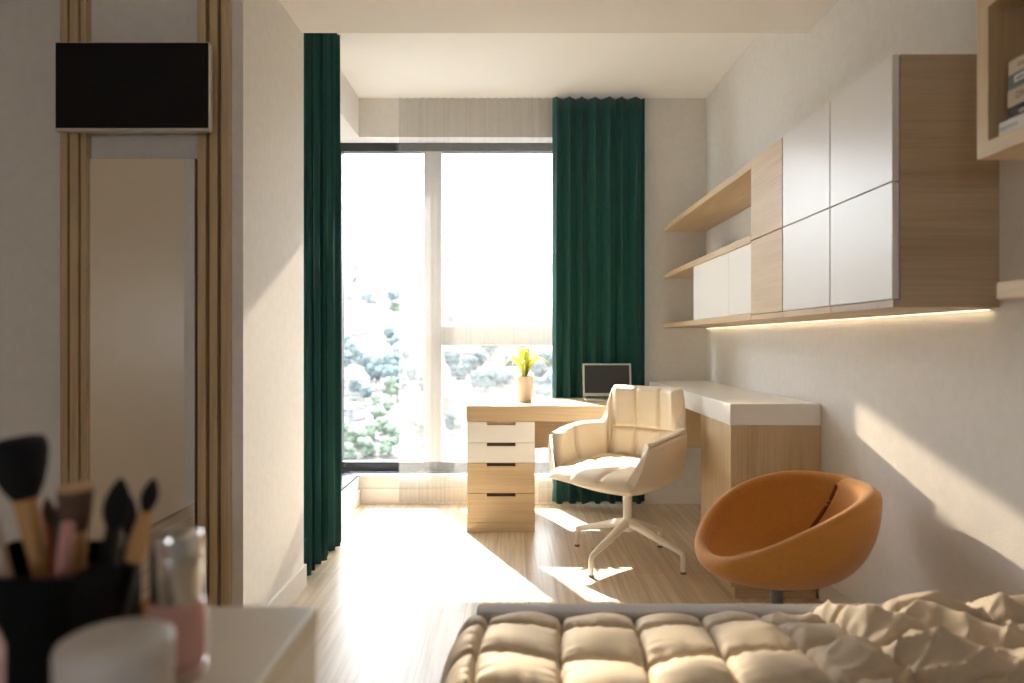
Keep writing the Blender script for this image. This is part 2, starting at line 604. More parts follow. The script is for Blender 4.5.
# dark edge of the sill along the window
struct('trim_2', [(-1.215, 0.775, 4.70, 4.95, 0.19, 0.20)], M['slate'], 'dark sill under the window')

win = tag(thing('window_1', 'tall dark framed window with pale centre post', 'window', (-0.22, 4.81, 0.2)), kind='structure')
bm = bmesh.new()
box(bm, -1.22, 0.78, 4.77, 4.84, 0.20, 0.258)
box(bm, -1.22, 0.78, 4.77, 4.84, 2.43, 2.488)
box(bm, -1.22, -1.19, 4.77, 4.84, 0.258, 2.43)
box(bm, 0.72, 0.78, 4.77, 4.84, 0.258, 2.43)
obj('window_frame', bm, M['black'], win)
bx('mullion', (-0.617, -0.49, 4.765, 4.845, 0.258, 2.43), M['frame'], win, bev=0.006)
bx('transom', (-0.49, 0.72, 4.77, 4.84, 1.075, 1.209), M['frame'], win, bev=0.004)
for d in ((-1.19, -0.617, 0.258, 2.43), (-0.49, 0.72, 0.258, 1.075), (-0.49, 0.72, 1.209, 2.43)):
    bx('pane', (d[0], d[1], 4.80, 4.806, d[2], d[3]), M['glass'], win)

w2 = tag(thing('fill_window', 'unseen window added behind the viewpoint to brighten the near room', 'window', (-.65, YN - .1, .9)), kind='structure')
bm = bmesh.new()
for d in ((RW[0], RW[0] + .05, RW[2], RW[3]), (RW[1] - .05, RW[1], RW[2], RW[3]), (RW[0] + .05, RW[1] - .05, RW[2], RW[2] + .05),
          (RW[0] + .05, RW[1] - .05, RW[3] - .05, RW[3])):
    box(bm, d[0], d[1], YN - .12, YN - .06, d[2], d[3])
obj('window_frame', bm, M['frame'], w2)
bx('pane', (RW[0] + .05, RW[1] - .05, YN - .093, YN - .087, RW[2] + .05, RW[3] - .05), M['glass'], w2)

dr = tag(thing('door_1', 'cream flush door reflected in the wall mirror', 'door', (-2.16, 0.75, 0)), kind='structure')
bx('door_leaf', (-2.168, -2.14, 0.28, 1.30, 0.01, 2.465), M['door'], dr, bev=0.003)

# oak slats on the television wall
sl = []
for i, (a, b) in enumerate(((60.5, 67), (69.5, 78), (80.5, 86), (197.5, 205.2), (209.5, 217), (221, 228.3))):
    q = 683 / 2.357
    struct('trim_%d' % (3 + i), [((a - 512) / q, (b - 512) / q, 2.357, 2.387, 0.0, HL)], M['slat'],
           'vertical oak slat on the television wall')
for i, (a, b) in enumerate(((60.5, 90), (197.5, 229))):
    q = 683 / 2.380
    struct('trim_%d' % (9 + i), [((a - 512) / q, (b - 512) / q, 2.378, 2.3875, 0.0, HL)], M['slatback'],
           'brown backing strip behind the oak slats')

# ------------------------------------------------------------------ television and mirror
tv = thing('television', 'flat black television with thin silver edge mounted over the oak slats', 'television', (-1.268, 2.32, 1.80))
tx0, tx1, tz0, tz1 = -1.540, -1.018, 1.809, 2.110
bx('casing', (tx0, tx1, 2.300, 2.325, tz0, tz1), M['silver'], tv, bev=0.003)
bx('screen', (tx0 + .003, tx1 - .005, 2.298, 2.301, tz0 + .010, tz1 - .004), M['screen'], tv, bev=0.001)
bx('badge', (-1.278, -1.252, 2.294, 2.306, tz0 - .004, tz0 + .004), M['silver'], tv, bev=0.001)
bx('wall_bracket', (-1.38, -1.16, 2.325, 2.387, 1.87, 2.03), M['black'], tv, bev=0.003)

mr = thing('wall_mirror', 'tall narrow wall mirror between the oak slats below the television', 'mirror', (-1.287, 2.38, 0.06))
bx('mirror_back', (-1.476, -1.099, 2.372, 2.387, 0.06, 1.737), M['slatback'], mr, bev=0.002)
bx('mirror_glass', (-1.474, -1.101, 2.368, 2.372, 0.062, 1.735), M['mirror'], mr)

# ------------------------------------------------------------------ curtains
def drape(name, p0, p1, z0, z1, folds, amp, material, label, cat, seed, nz=24, nu=None, hem=0.01, topwave=0.008, irregular=0.35, th=0.003):
    rnd = random.Random(seed)
    p0, p1 = Vector(p0), Vector(p1)
    L = (p1 - p0)
    nrm = Vector((L.y, -L.x, 0)).normalized()
    n = nu or folds * 20 + 1
    amps = [amp * (1 + rnd.uniform(-irregular, irregular)) for _ in range(2 * folds + 3)]
    sh = [rnd.uniform(-irregular, irregular) * 0.6 for _ in range(folds + 2)]
    def f(u, v):
        k = u * folds
        kk = k + sh[int(k)] * math.sin(PI * (k % 1)) ** 2 * 0.5
        a = amps[int(kk * 2 + 0.5) % len(amps)]
        ph = kk * 2 * PI
        flare = 0.85 + 0.25 * (1 - v)
        w = math.sin(ph) * a * flare + 0.25 * a * math.sin(2.7 * ph + seed) * (1 - v)
        side = 0.3 * a * math.sin(2 * ph)
        z = z0 + (z1 - z0) * v
        z += (1 - v) ** 8 * hem * math.sin(ph + 1.0) + v ** 30 * topwave * math.sin(ph)
        return p0 + L * u + nrm * w + L.normalized() * side + Vector((0, 0, z))
    bm = bmesh.new()
    grid(bm, f, n, nz)
    o = obj(name, bm, material, smooth=True, mods=[('SOLIDIFY', dict(thickness=th, offset=0))] if th else ())
    return tag(o, label, cat)

drape('curtain', (-0.975, 3.16, 0), (-0.955, 3.74, 0), 0.012, 2.745, 8, 0.030, M['drape'],
      'dark green floor length curtain gathered at the left wall', 'curtain', 3, hem=0.006)
drape('curtain', (0.27, 4.552, 0), (0.885, 4.552, 0), 0.025, 2.722, 7, 0.027, M['drape'],
      'dark green curtain hanging behind the laptop, right of the window', 'curtain', 5, topwave=0.004)
drape('sheer_curtain', (-0.765, 4.613, 0), (0.42, 4.613, 0), 0.012, 2.745, 24, 0.008, M['sheer'],
      'translucent white sheer curtain across the middle of the window', 'curtain', 8, nz=10, nu=420, hem=0.003, topwave=0.002, th=0)

# ------------------------------------------------------------------ desk, drawers, counter
dk = thing('desk', 'oak desk with thick top standing under the window', 'desk', (0.5, 4.2, 0.64))
bx('desktop', (-0.262, XR - .002, 3.925, 4.495, 0.640, 0.729), M['oakx'], dk, bev=0.002)
bx('modesty_panel', (0.134, XR - .002, 4.30, 4.32, 0.43, 0.640), M['oakx'], dk)

du = thing('drawer_unit', 'narrow drawer unit under the left end of the desk, white upper and oak lower drawers', 'drawers', (-0.064, 4.2, 0))
ux0, ux1, uy = -0.259, 0.132, 3.93
bm = bmesh.new()
box(bm, ux0, ux0 + .016, uy + .018, 4.46, 0.055, 0.6395)
box(bm, ux1 - .016, ux1, uy + .018, 4.46, 0.055, 0.6395)
box(bm, ux0, ux1, 4.44, 4.46, 0.055, 0.6395)
box(bm, ux0, ux1, uy + .018, 4.46, 0.055, 0.075)
box(bm, ux0, ux1, uy + .018, 4.46, 0.62, 0.6395)
obj('carcass', bm, M['oakz'], du)
bx('plinth', (ux0, ux1, uy + .006, 4.46, 0, 0.055), M['oakx'], du)
for z0, z1, mm in ((0.518, 0.637, 'white'), (0.402, 0.515, 'white'), (0.228, 0.399, 'oakx'), (0.058, 0.225, 'oakx')):
    d = bmesh.new()
    nx0, nx1, nh = -0.145, 0.020, 0.019
    box(d, ux0 + .001, nx0, uy, uy + .018, z0, z1, bev=0.0008, seg=1)
    box(d, nx1, ux1 - .001, uy, uy + .018, z0, z1, bev=0.0008, seg=1)
    box(d, nx0 - .0005, nx1 + .0005, uy, uy + .018, z0, z1 - nh)
    dd = obj('drawer', d, M[mm], du)
    dd['label'] = 'white drawer front with a cut grip' if mm == 'white' else 'oak drawer front with a cut grip'
    bx('grip_recess', (nx0 - .004, nx1 + .004, uy + .0185, uy + .03, z1 - nh - .01, z1), M['darknotch'], dd)

ct = tag(bx('countertop', (0.93, XR - .002, 2.91, YB - .013, 0.742, 0.834), M['white'], bev=0.003),
         'thick white counter along the right wall, meeting the oak desk', 'counter')
cb = thing('base_cabinet', 'oak base cabinet under the near end of the white counter', 'cabinet', (1.12, 3.14, 0))
bx('cabinet_body', (0.934, XR - .002, 2.914, 3.38, 0.05, 0.7415), M['oakz'], cb, bev=0.001)
bx('plinth', (0.955, XR - .014, 2.925, 3.37, 0, 0.05), M['oakx'], cb)

# ------------------------------------------------------------------ wall units on the right
XF = 1.03
SG = 'open oak shelves by the window'
def shelf(name, y0, y1, z0, z1, label, group=None, xf=XF):
    return tag(bx(name, (xf, XR - .001, y0, y1, z0, z1), M['oaky'], bev=0.0015), label, 'shelf', group)
shelf('wall_shelf', 2.946, YB - .002, 1.846, 1.878, 'topmost oak shelf between the window wall and the cabinets', SG)
shelf('wall_shelf', 2.946, YB - .002, 1.528, 1.560, 'middle oak shelf lying on the low white doors', SG)
shelf('wall_shelf', 2.946, YB - .002, 1.193, 1.222, 'lowest oak shelf, under the low white doors', SG)

def wall_cabinet(y0, y1, rows, doormat, label, body='oaky', group=None):
    t = thing('wall_cabinet', label, 'cabinet', (1.18, (y0 + y1) / 2, 1.193), group=group)
    bm = bmesh.new()
    box(bm, XF + .021, XR - .001, y0 + .0005, y1 - .0005, 1.193, 1.878)
    box(bm, XF + .002, XF + .0215, y0 + .0005, y1 - .0005, 1.193, 1.213)
    obj('cabinet_body', bm, M[body], t)
    for a, b in rows:
        bx('door', (XF, XF + .019, y0 + .0015, y1 - .0015, a, b), M[doormat], t, bev=0.0008)
    return t
R2 = ((1.2155, 1.532), (1.536, 1.878))
CG = 'hung cabinets on the right wall'
wall_cabinet(2.602, 2.944, R2, 'oaky', 'tall hung cabinet with oak doors, next to the open shelves', group=CG)
wall_cabinet(2.214, 2.598, R2, 'gloss', 'tall hung cabinet with white gloss doors, next to the oak doored one', group=CG)
c = wall_cabinet(1.848, 2.210, R2, 'gloss', 'nearest hung cabinet, white gloss doors and a wide bare oak side', body='greyoak', group=CG)
low = thing('wall_cabinet', 'low hung cabinet with two white doors between the oak shelves', 'cabinet', (1.18, 3.42, 1.2225), group=CG)
bx('cabinet_body', (XF + .03, XR - .001, 2.95, 3.905, 1.2225, 1.5275), M['white'], low)
for y0, y1 in ((2.951, 3.268), (3.271, 3.904)):
    bx('door', (XF + .008, XF + .029, y0, y1, 1.2235, 1.5265), M['white'], low, bev=0.0008)

led = thing('led_strip', 'thin warm light strip glowing under the hung cabinets', 'light', (1.29, 3.2, 1.185))
bx('housing', (1.286, 1.312, 1.87, YB - .06, 1.187, 1.1925), M['ledhouse'], led)
bx('diffuser', (1.304, 1.311, 1.875, YB - .065, 1.186, 1.1875), M['led'], led)

# open box shelf, top right
bs = thing('box_shelf', 'open oak box shelf holding a stack of books, at the top right', 'shelf', (1.18, 1.1, 1.502))
by0, by1, bz0, bz1 = 0.62, 1.513, 1.502, 1.858
bx('bottom_board', (XF, XR - .001, by0, by1, bz0, bz0 + .033), M['oaky'], bs, bev=0.001)
bx('top_board', (XF, XR - .001, by0, by1, bz1 - .033, bz1), M['oaky'], bs, bev=0.001)
for y0 in (by0, by1 - .035):
    bx('side_panel', (XF + .0005, XR - .001, y0, y0 + .035, bz0 + .033, bz1 - .033), M['oakz'], bs)
bx('back_panel', (XR - .012, XR - .001, by0 + .035, by1 - .035, bz0 + .033, bz1 - .033), M['greyoak'], bs)
shelf('wall_shelf', 0.62, 1.452, 1.190, 1.225, 'oak shelf board at the right edge, just past the nearest hung cabinet')

def text_mesh(s, size, material, parent, mtx):
    cu = bpy.data.curves.new('print', 'FONT')
    cu.body = s
    cu.size = size
    cu.extrude = 0.0003
    cu.align_x = 'RIGHT'
    cu.align_y = 'CENTER'
    to = bpy.data.objects.new('print', cu)
    C.objects.link(to)
    dg = bpy.context.evaluated_depsgraph_get()
    me = bpy.data.meshes.new_from_object(to.evaluated_get(dg))
    bpy.data.objects.remove(to)
    me.transform(mtx)
    me.materials.clear()
    me.materials.append(material)
    o = bpy.data.objects.new('spine_print', me)
    C.objects.link(o)
    o.parent = parent
    return o

zb = bz0 + .0335
for i, (h, dx, yend, col, rough, lab, txt, ink) in enumerate((
        (0.028, 0.0, 1.452, (206, 202, 198), .5, 'white book at the bottom of the stack, sticking out furthest', 'oooooo', 'ink'),
        (0.028, 0.012, 1.440, (18, 17, 19), .6, 'black book lying on the white bottom book', 'ooo', 'paleprint'),
        (0.036, 0.010, 1.441, (188, 166, 138), .6, 'thick tan book with dark letters in the middle of the stack', 'DN', 'ink'),
        (0.032, 0.012, 1.440, (84, 104, 102), .5, 'grey green book with a pale label, second from the top', '', None),
        (0.030, 0.012, 1.441, (196, 176, 150), .6, 'beige book lying on top of the stack', 'ooo', 'ink'))):
    bk = thing('book', lab, 'book', (1.13, 1.33, zb), group='books stacked in the box shelf')
    cm = mat('book_cover', srgb(*col), rough, bump=0.05, bump_scale=200)
    x0, x1, y0, y1 = XF + .006 + dx, XF + .19, yend - .235, yend
    bm = bmesh.new()
    box(bm, x0, x1, y0, y1, zb, zb + .003)
    box(bm, x0, x1, y0, y1, zb + h - .0035, zb + h - .0005)
    box(bm, x0 - .001, x0 + .004, y0, y1, zb, zb + h - .0005, bev=0.0012)
    obj('cover', bm, cm, bk)
    bx('pages', (x0 + .004, x1 - .004, y0 + .004, y1 - .004, zb + .003, zb + h - .0035), M['page'], bk)
    if txt:
        mt = Matrix(((0, 0, -1, x0 - .0008 - 1.13), (-1, 0, 0, yend - .010 - 1.33 - 0.045), (0, 1, 0, h / 2), (0, 0, 0, 1)))
        text_mesh(txt, h * 0.55, M[ink], bk, mt)
    else:
        bx('spine_label', (x0 - .0018, x0 - .0008, yend - .075, yend - .018, zb + .012, zb + h - .006), M['paleprint'], bk)
        bx('spine_line', (x0 - .0026, x0 - .0018, yend - .070, yend - .024, zb + .0165, zb + .0195), M['ink'], bk)
    zb += h

# ------------------------------------------------------------------ laptop and plant on the desk
lp = thing('laptop', 'open silver laptop with dark screen on the oak desk', 'laptop', (0.617, 4.32, 0.7295))
bx('keyboard_deck', (0.457, 0.777, 4.205, 4.425, 0.7295, 0.744), M['silver'], lp, bev=0.003)
bx('keyboard', (0.475, 0.759, 4.300, 4.405, 0.744, 0.7455), M['black'], lp)
bx('touchpad', (0.57, 0.664, 4.215, 4.285, 0.744, 0.7447), M['greymetal'], lp)
def tilted(dims, piv, ang, name, material, parent, bev=0.0):
    bm = bmesh.new()
    box(bm, *dims, bev=bev)
    bmesh.ops.rotate(bm, cent=piv, matrix=Matrix.Rotation(ang, 3, 'X'), verts=bm.verts[:])
    return obj(name, bm, material, parent)
pv = (0.6, 4.422, 0.744)
lid = tilted((0.459, 0.775, 4.419, 4.427, 0.745, 0.958), pv, math.radians(-7), 'lid', M['silver'], lp, bev=0.003)
tilted((0.472, 0.762, 4.4175, 4.4195, 0.766, 0.947), pv, math.radians(-7), 'display', M['lapscreen'], lid)
bm = bmesh.new()
tube(bm, [(0.49, 4.422, 0.744), (0.744, 4.422, 0.744)], 0.005, 10)
obj('hinge', bm, M['greymetal'], lp, smooth=True)

pp = thing('potted_plant', 'small bright green plant in a pale pot on the left of the desk', 'plant', (0.078, 4.21, 0.7295))
bm = bmesh.new()
lathe(bm, [(0, 0), (.040, 0), (.043, .003), (.055, .145), (.058, .150), (.058, .156), (.052, .156), (.049, .135), (0, .135)], 0.078, 4.21, 0.7295, 40)
obj('pot', bm, M['pot'], pp, smooth=True)
bm = bmesh.new()
lathe(bm, [(0, .136), (.0485, .136), (.046, .141), (.02, .146), (0, .147)], 0.078, 4.21, 0.7295, 24)
obj('soil', bm, M['soil'], pp, smooth=True)
rl = random.Random(11)
for k in range(20):
    a = 2 * PI * k / 20 + rl.uniform(-.2, .2)
    reach = (rl.uniform(.13, .175), rl.uniform(.05, .10), rl.uniform(.02, .05))[k % 3]
    hgt = (rl.uniform(.12, .17), rl.uniform(.14, .19), rl.uniform(.16, .21))[k % 3]
    wid = rl.uniform(.010, .016)
    droop = reach * rl.uniform(.15, .45)
    bm = bmesh.new()
    sv = Vector((-math.sin(a), math.cos(a), 0))
    rows = []
    for j in range(12):
        t = j / 11
        c0 = Vector((0.078 + math.cos(a) * (.008 + reach * t ** 1.2), 4.21 + math.sin(a) * (.008 + reach * t ** 1.2),
                     .7295 + .14 + hgt * math.sin(t * PI * .62) - droop * t ** 3))
        w = wid * math.sin(PI * min(1, .12 + t * .88)) ** .8 + .0012
        rows.append([bm.verts.new(c0 - sv * w + Vector((0, 0, w * .35))), bm.verts.new(c0), bm.verts.new(c0 + sv * w + Vector((0, 0, w * .35)))])
    for r0, r1 in zip(rows, rows[1:]):
        for q in range(2):
            bm.faces.new((r0[q], r0[q + 1], r1[q + 1], r1[q]))
    obj('leaf', bm, M['leaf'], pp, smooth=True, mods=[('SOLIDIFY', dict(thickness=0.0012, offset=0))])

# ------------------------------------------------------------------ cream swivel chair
CHX, CHY = 0.58, 3.43
oc = thing('swivel_chair', 'cream quilted leather swivel chair on a white four legged base', 'chair', (CHX, CHY, 0))
A = math.radians(-46)
ROT = Matrix.Translation((-.025, 0, 0)) @ Matrix.Rotation(A, 4, 'Z')
def sstep(a, b, x):
    t = min(1, max(0, (x - a) / (b - a)))
    return t * t * (3 - 2 * t)
def path(u):
    """plan of the seat edge, u -1..1 from left arm tip round the back to right arm tip: point and outward normal"""
    au, s = abs(u), (1 if u >= 0 else -1)
    def pt(au):
        if au > 0.5:
            t = (au - .5) / .5
            return Vector((0.246 + .012 * math.sin(PI * t), 0.06 - .305 * t, 0))
        th = au / .5 * PI / 2
        return Vector((0.246 * math.sin(th) ** .80, 0.06 + .17 * max(0, math.cos(th)) ** .62, 0))
    p = pt(au)
    e = .004
    d = pt(min(1, au + e)) - pt(max(0, au - e))
    n = Vector((-d.y, d.x, 0)).normalized() if d.length else Vector((0, 1, 0))
    if au < .02:
        n = Vector((0, 1, 0))
    p.x *= s
    n.x *= s
    return p, n
def rim_h(u):
    au = abs(u)
    arm = 0.225 - 0.035 * sstep(.5, 1, au)
    return arm + (0.415 - arm) * (1 - sstep(.30, .40, au))
def S(u, v):
    p, n = path(u)
    h = rim_h(u)
    lean = 0.06 * (1 - sstep(.3, .6, abs(u))) + 0.24 * sstep(.3, .6, abs(u))
    # forward cut of the arm: its tip leans back as it rises
    back = 0.05 * sstep(.75, 1, abs(u)) * v
    k = sstep(.30, .42, abs(u))
    n = (Vector((0, 1, 0)) * (1 - k) + n * k)
    q = p + n * (lean * h * v + .012 * math.sin(PI * v))
    q.y += back
    q.z = 0.445 + h * v
    return q
# shell
bm = bmesh.new()
N = 90
loop = []
for i in range(N + 1):
    loop.append(('w', -1 + 2 * i / N))
for i in range(1, 16):
    loop.append(('f', i / 16))
nb, nw = 8, 12
rings = []
for kind, t in loop:
    col = []
    if kind == 'w':
        p, n = path(t)
    else:
        p = path(1)[0].lerp(path(-1)[0], t)
        p.y -= .035 * math.sin(PI * t)
    for j in range(nb):
        w = .12 + .88 * j / nb
        col.append(bm.verts.new((p.x * w, p.y * w + .0 * (1 - w), 0.445 - .085 * (1 - w ** 2.6))))
    for j in range(nw + 1):
        v = j / nw
        if kind == 'w':
            q = S(t, v * .93)
        else:
            q = p + Vector((0, -.004 * v, 0))
            q.z = .445 + .012 * v
        col.append(bm.verts.new(q))
    rings.append(col)
nR = len(rings)
for i in range(nR):
    a, b = rings[i], rings[(i + 1) % nR]
    for j in range(nb + nw):
        bm.faces.new((a[j], b[j], b[j + 1], a[j + 1]))
cv = bm.verts.new((0, 0, .36))
for i in range(nR):
    bm.faces.new((rings[i][0], rings[(i + 1) % nR][0], cv))
bmesh.ops.transform(bm, matrix=ROT, verts=bm.verts[:])
obj('seat_shell', bm, M['leathershell'], oc, smooth=True, local=True, mods=[('SOLIDIFY', dict(thickness=0.014, offset=1))])

def chair_pad(name, P, nu, nv, th, **k):
    bm = bmesh.new()
    pad(bm, P, nu, nv, th, **k)
    bmesh.ops.transform(bm, matrix=ROT, verts=bm.verts[:])
    return obj(name, bm, M['leather'], oc, smooth=True, local=True)
def inward(P):
    return P
chair_pad('backrest', lambda u, v: S(-.325 + .65 * u, .08 + .93 * v), 90, 60, 0.050, us=(.385, .625), vs=(.42,), sw=.014, depth=.5, edge=.07)
chair_pad('armrest', lambda u, v: S(-.995 + .645 * u, .06 + .95 * v), 44, 30, 0.042, us=(.48,), sw=.016, depth=.6, edge=.08)
chair_pad('armrest', lambda u, v: S(.35 + .645 * u, .06 + .95 * v), 44, 30, 0.042, us=(.48,), sw=.016, depth=.6, edge=.08)
def seat_surface(u, v):
    x = (u - .5) * 2
    y = -.275 + .465 * v
    w = .252 - .03 * sstep(.75, 1, v)
    return Vector((x * w, y - .03 * (1 - x * x) * (1 - v), .450 - .030 * (1 - v) ** 3))
chair_pad('seat_cushion', seat_surface, 60, 60, 0.052, us=(.33, .67), vs=(.5,), sw=.02, depth=.35, edge=.12)
bm = bmesh.new()
tube(bm, [S(-1 + 2 * i / 120, .985) + path(-1 + 2 * i / 120)[1] * .003 for i in range(121)], 0.0075, 8)
bmesh.ops.transform(bm, matrix=ROT, verts=bm.verts[:])
obj('piping', bm, M['leathershell'], oc, smooth=True, local=True)
bm = bmesh.new()
lathe(bm, [(0, .345), (.09, .345), (.09, .357), (.028, .357), (.024, .340), (.022, .215), (.030, .20), (.034, .17), (.03, .15), (0, .15)], 0, 0, 0, 28)
obj('post', bm, M['whitemetal'], oc, smooth=True, local=True)
for fx, fy in ((.37, 3.19), (.81, 3.23), (.35, 3.67), (.79, 3.65)):
    v = Vector((fx - CHX, fy - CHY, 0))
    bm = bmesh.new()
    tube(bm, [v * .04 + Vector((0, 0, .19)), v * .2 + Vector((0, 0, .178)), v * .6 + Vector((0, 0, .135)), v * .93 + Vector((0, 0, .102)),
              v * .985 + Vector((0, 0, .094)), v + Vector((0, 0, .08)), v + Vector((0, 0, .010))],
         [.024, .021, .017, .0135, .013, .0125, .0115], 14)
    lg = obj('leg', bm, M['whitemetal'], oc, smooth=True, local=True)
    bm = bmesh.new()
    lathe(bm, [(0, 0), (.013, 0), (.014, .004), (.012, .011), (0, .011)], v.x, v.y, 0, 16)
    obj('foot_glide', bm, M['greymetal'], lg, smooth=True, local=True)

# ------------------------------------------------------------------ orange tub chair
OX, OY = 0.905, 2.28
tc_ = thing('tub_chair', 'low orange felt tub chair on a grey metal stem beside the bed', 'chair', (OX, OY, 0))
FACE = math.atan2(-0.15, -1.0)
R0 = 0.285
def orim(ph):
    c = (1 + math.cos(ph - FACE)) / 2
    return 0.40 + 0.225 * (1 - c ** 2.0)
def seam_at(v):
    return math.radians(12 + 34 * max(0, v - .55) / .3)
def arm_extra(ph, v):
    """the near arm overlaps the back in a fold: thicker on its near side"""
    d = (seam_at(v) - ph) % (2 * PI)
    return 0.030 * (1 - sstep(.2, 1.9, d))
zb0 = 0.306
prof_n = 64
def oshell(u, v):
    ph = 2 * PI * u
    zr = orim(ph)
    th = 0.046 + (arm_extra(ph, v) if v > .5 else arm_extra(ph, .5))
    gap = abs(((ph - seam_at(v) + PI) % (2 * PI)) - PI)
    back = 0.5 + 0.5 * -math.cos(ph - FACE)
    RR = R0 * (1 + .03 * back)
    if v < .5:                       # outside, bottom to rim
        w = v / .5 * PI / 2
        r = RR * math.sin(w) ** .72
        z = zb0 + (zr - .018 - zb0) * (1 - max(0, math.cos(w)) ** .92)
        z += .0
    elif v < .6:                     # rolled rim
        w = (v - .5) / .1 * PI
        r = RR - th / 2 + th / 2 * math.cos(w)
        z = zr - .018 + .026 * math.sin(w)
    else:                            # inside, rim to seat
        w = (1 - (v - .6) / .4) * PI / 2
        zi = 0.352
        r = (RR - th) * math.sin(w) ** .8
        z = zi + (zr - .018 - zi) * (1 - max(0, math.cos(w)) ** 1.0)
        r -= .0
        if v < .93:
            fade = 1 - sstep(.80, .93, v)
            r += .022 * math.exp(-(gap / .03) ** 2) * fade
    return Vector((r * math.cos(ph), r * math.sin(ph), z))
bm = bmesh.new()
# extra columns around the fold
us = [k / 300 for k in range(300)]
cols = [[bm.verts.new(oshell(u, max(.004, min(.996, j / prof_n)))) for j in range(prof_n + 1)] for u in us]
for i in range(len(cols)):
    a, b = cols[i], cols[(i + 1) % len(cols)]
    for j in range(prof_n):
        bm.faces.new((a[j], b[j], b[j + 1], a[j + 1]))
bm.faces.new([c_[0] for c_ in cols])
bm.faces.new([c_[-1] for c_ in cols])
obj('shell', bm, M['orange'], tc_, smooth=True, local=True)
bm = bmesh.new()
def seam_point(t):
    p = oshell(seam_at(t) / (2 * PI), t)
    k = 1 - .016 / max(.05, math.hypot(p.x, p.y))
    return Vector((p.x * k, p.y * k, p.z + .002))
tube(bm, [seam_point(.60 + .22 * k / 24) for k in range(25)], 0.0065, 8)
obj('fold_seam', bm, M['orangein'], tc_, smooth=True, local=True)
bm = bmesh.new()
def seat_pad(u, v):
    return Vector(((u - .5) * .36 - .03, (v - .5) * .36, .350))
def seat_disc(u, v):
    a = 2 * PI * u
    r = .165 * v
    return Vector((-.02 + r * math.cos(a), r * math.sin(a), 0.354 + .026 * (1 - v ** 2.5)))
grid(bm, seat_disc, 48, 14, close_u=True)
bmesh.ops.remove_doubles(bm, verts=bm.verts[:], dist=1e-5)
obj('seat_cushion', bm, M['orange'], tc_, smooth=True, local=True)
bm = bmesh.new()
lathe(bm, [(0, .31), (.075, .31), (.075, .292), (.024, .289), (.020, .24), (.020, .03), (.026, .022), (0, .022)], -.02, .0, 0, 28)
obj('stem', bm, M['greymetal'], tc_, smooth=True, local=True)
bm = bmesh.new()
lathe(bm, [(0, 0), (.20, 0), (.205, .004), (.20, .010), (.05, .022), (0, .023)], -.02, 0, 0, 48)
obj('base_plate', bm, M['greymetal'], tc_, smooth=True, local=True)

# ------------------------------------------------------------------ bed and quilt
BX0, BX1, BY0, BY1 = -0.085, 1.295, -0.42, 1.67
bd = thing('bed', 'low bed with grey fabric frame under the beige quilt', 'bed', (0.6, 0.62, 0))
bm = bmesh.new()
box(bm, BX0, BX1, BY1 - .07, BY1, 0.06, 0.462, bev=0.012, seg=3)
obj('footboard', bm, M['greyfab'], bd, smooth=True)
for x0, x1 in ((BX0, BX0 + .05), (BX1 - .05, BX1)):
    bm = bmesh.new()
    box(bm, x0, x1, BY0, BY1 - .071, 0.06, 0.36, bev=0.01)
    obj('side_rail', bm, M['greyfab'], bd, smooth=True)
bm = bmesh.new()
box(bm, BX0, BX1, BY0 - .08, BY0 - .001, 0.06, 0.90, bev=0.012)
obj('headboard', bm, M['greyfab'], bd, smooth=True)
bm = bmesh.new()
box(bm, BX0 + .055, BX1 - .055, BY0 + .002, BY1 - .075, 0.20, 0.415, bev=0.03, seg=3)
obj('mattress', bm, M['white'], bd, smooth=True)
for lx in (BX0 + .03, BX1 - .07):
    for ly in (BY0 + .03, BY1 - .06):
        bx('leg', (lx, lx + .04, ly - .02, ly + .02, 0, 0.06), M['black'], bd)

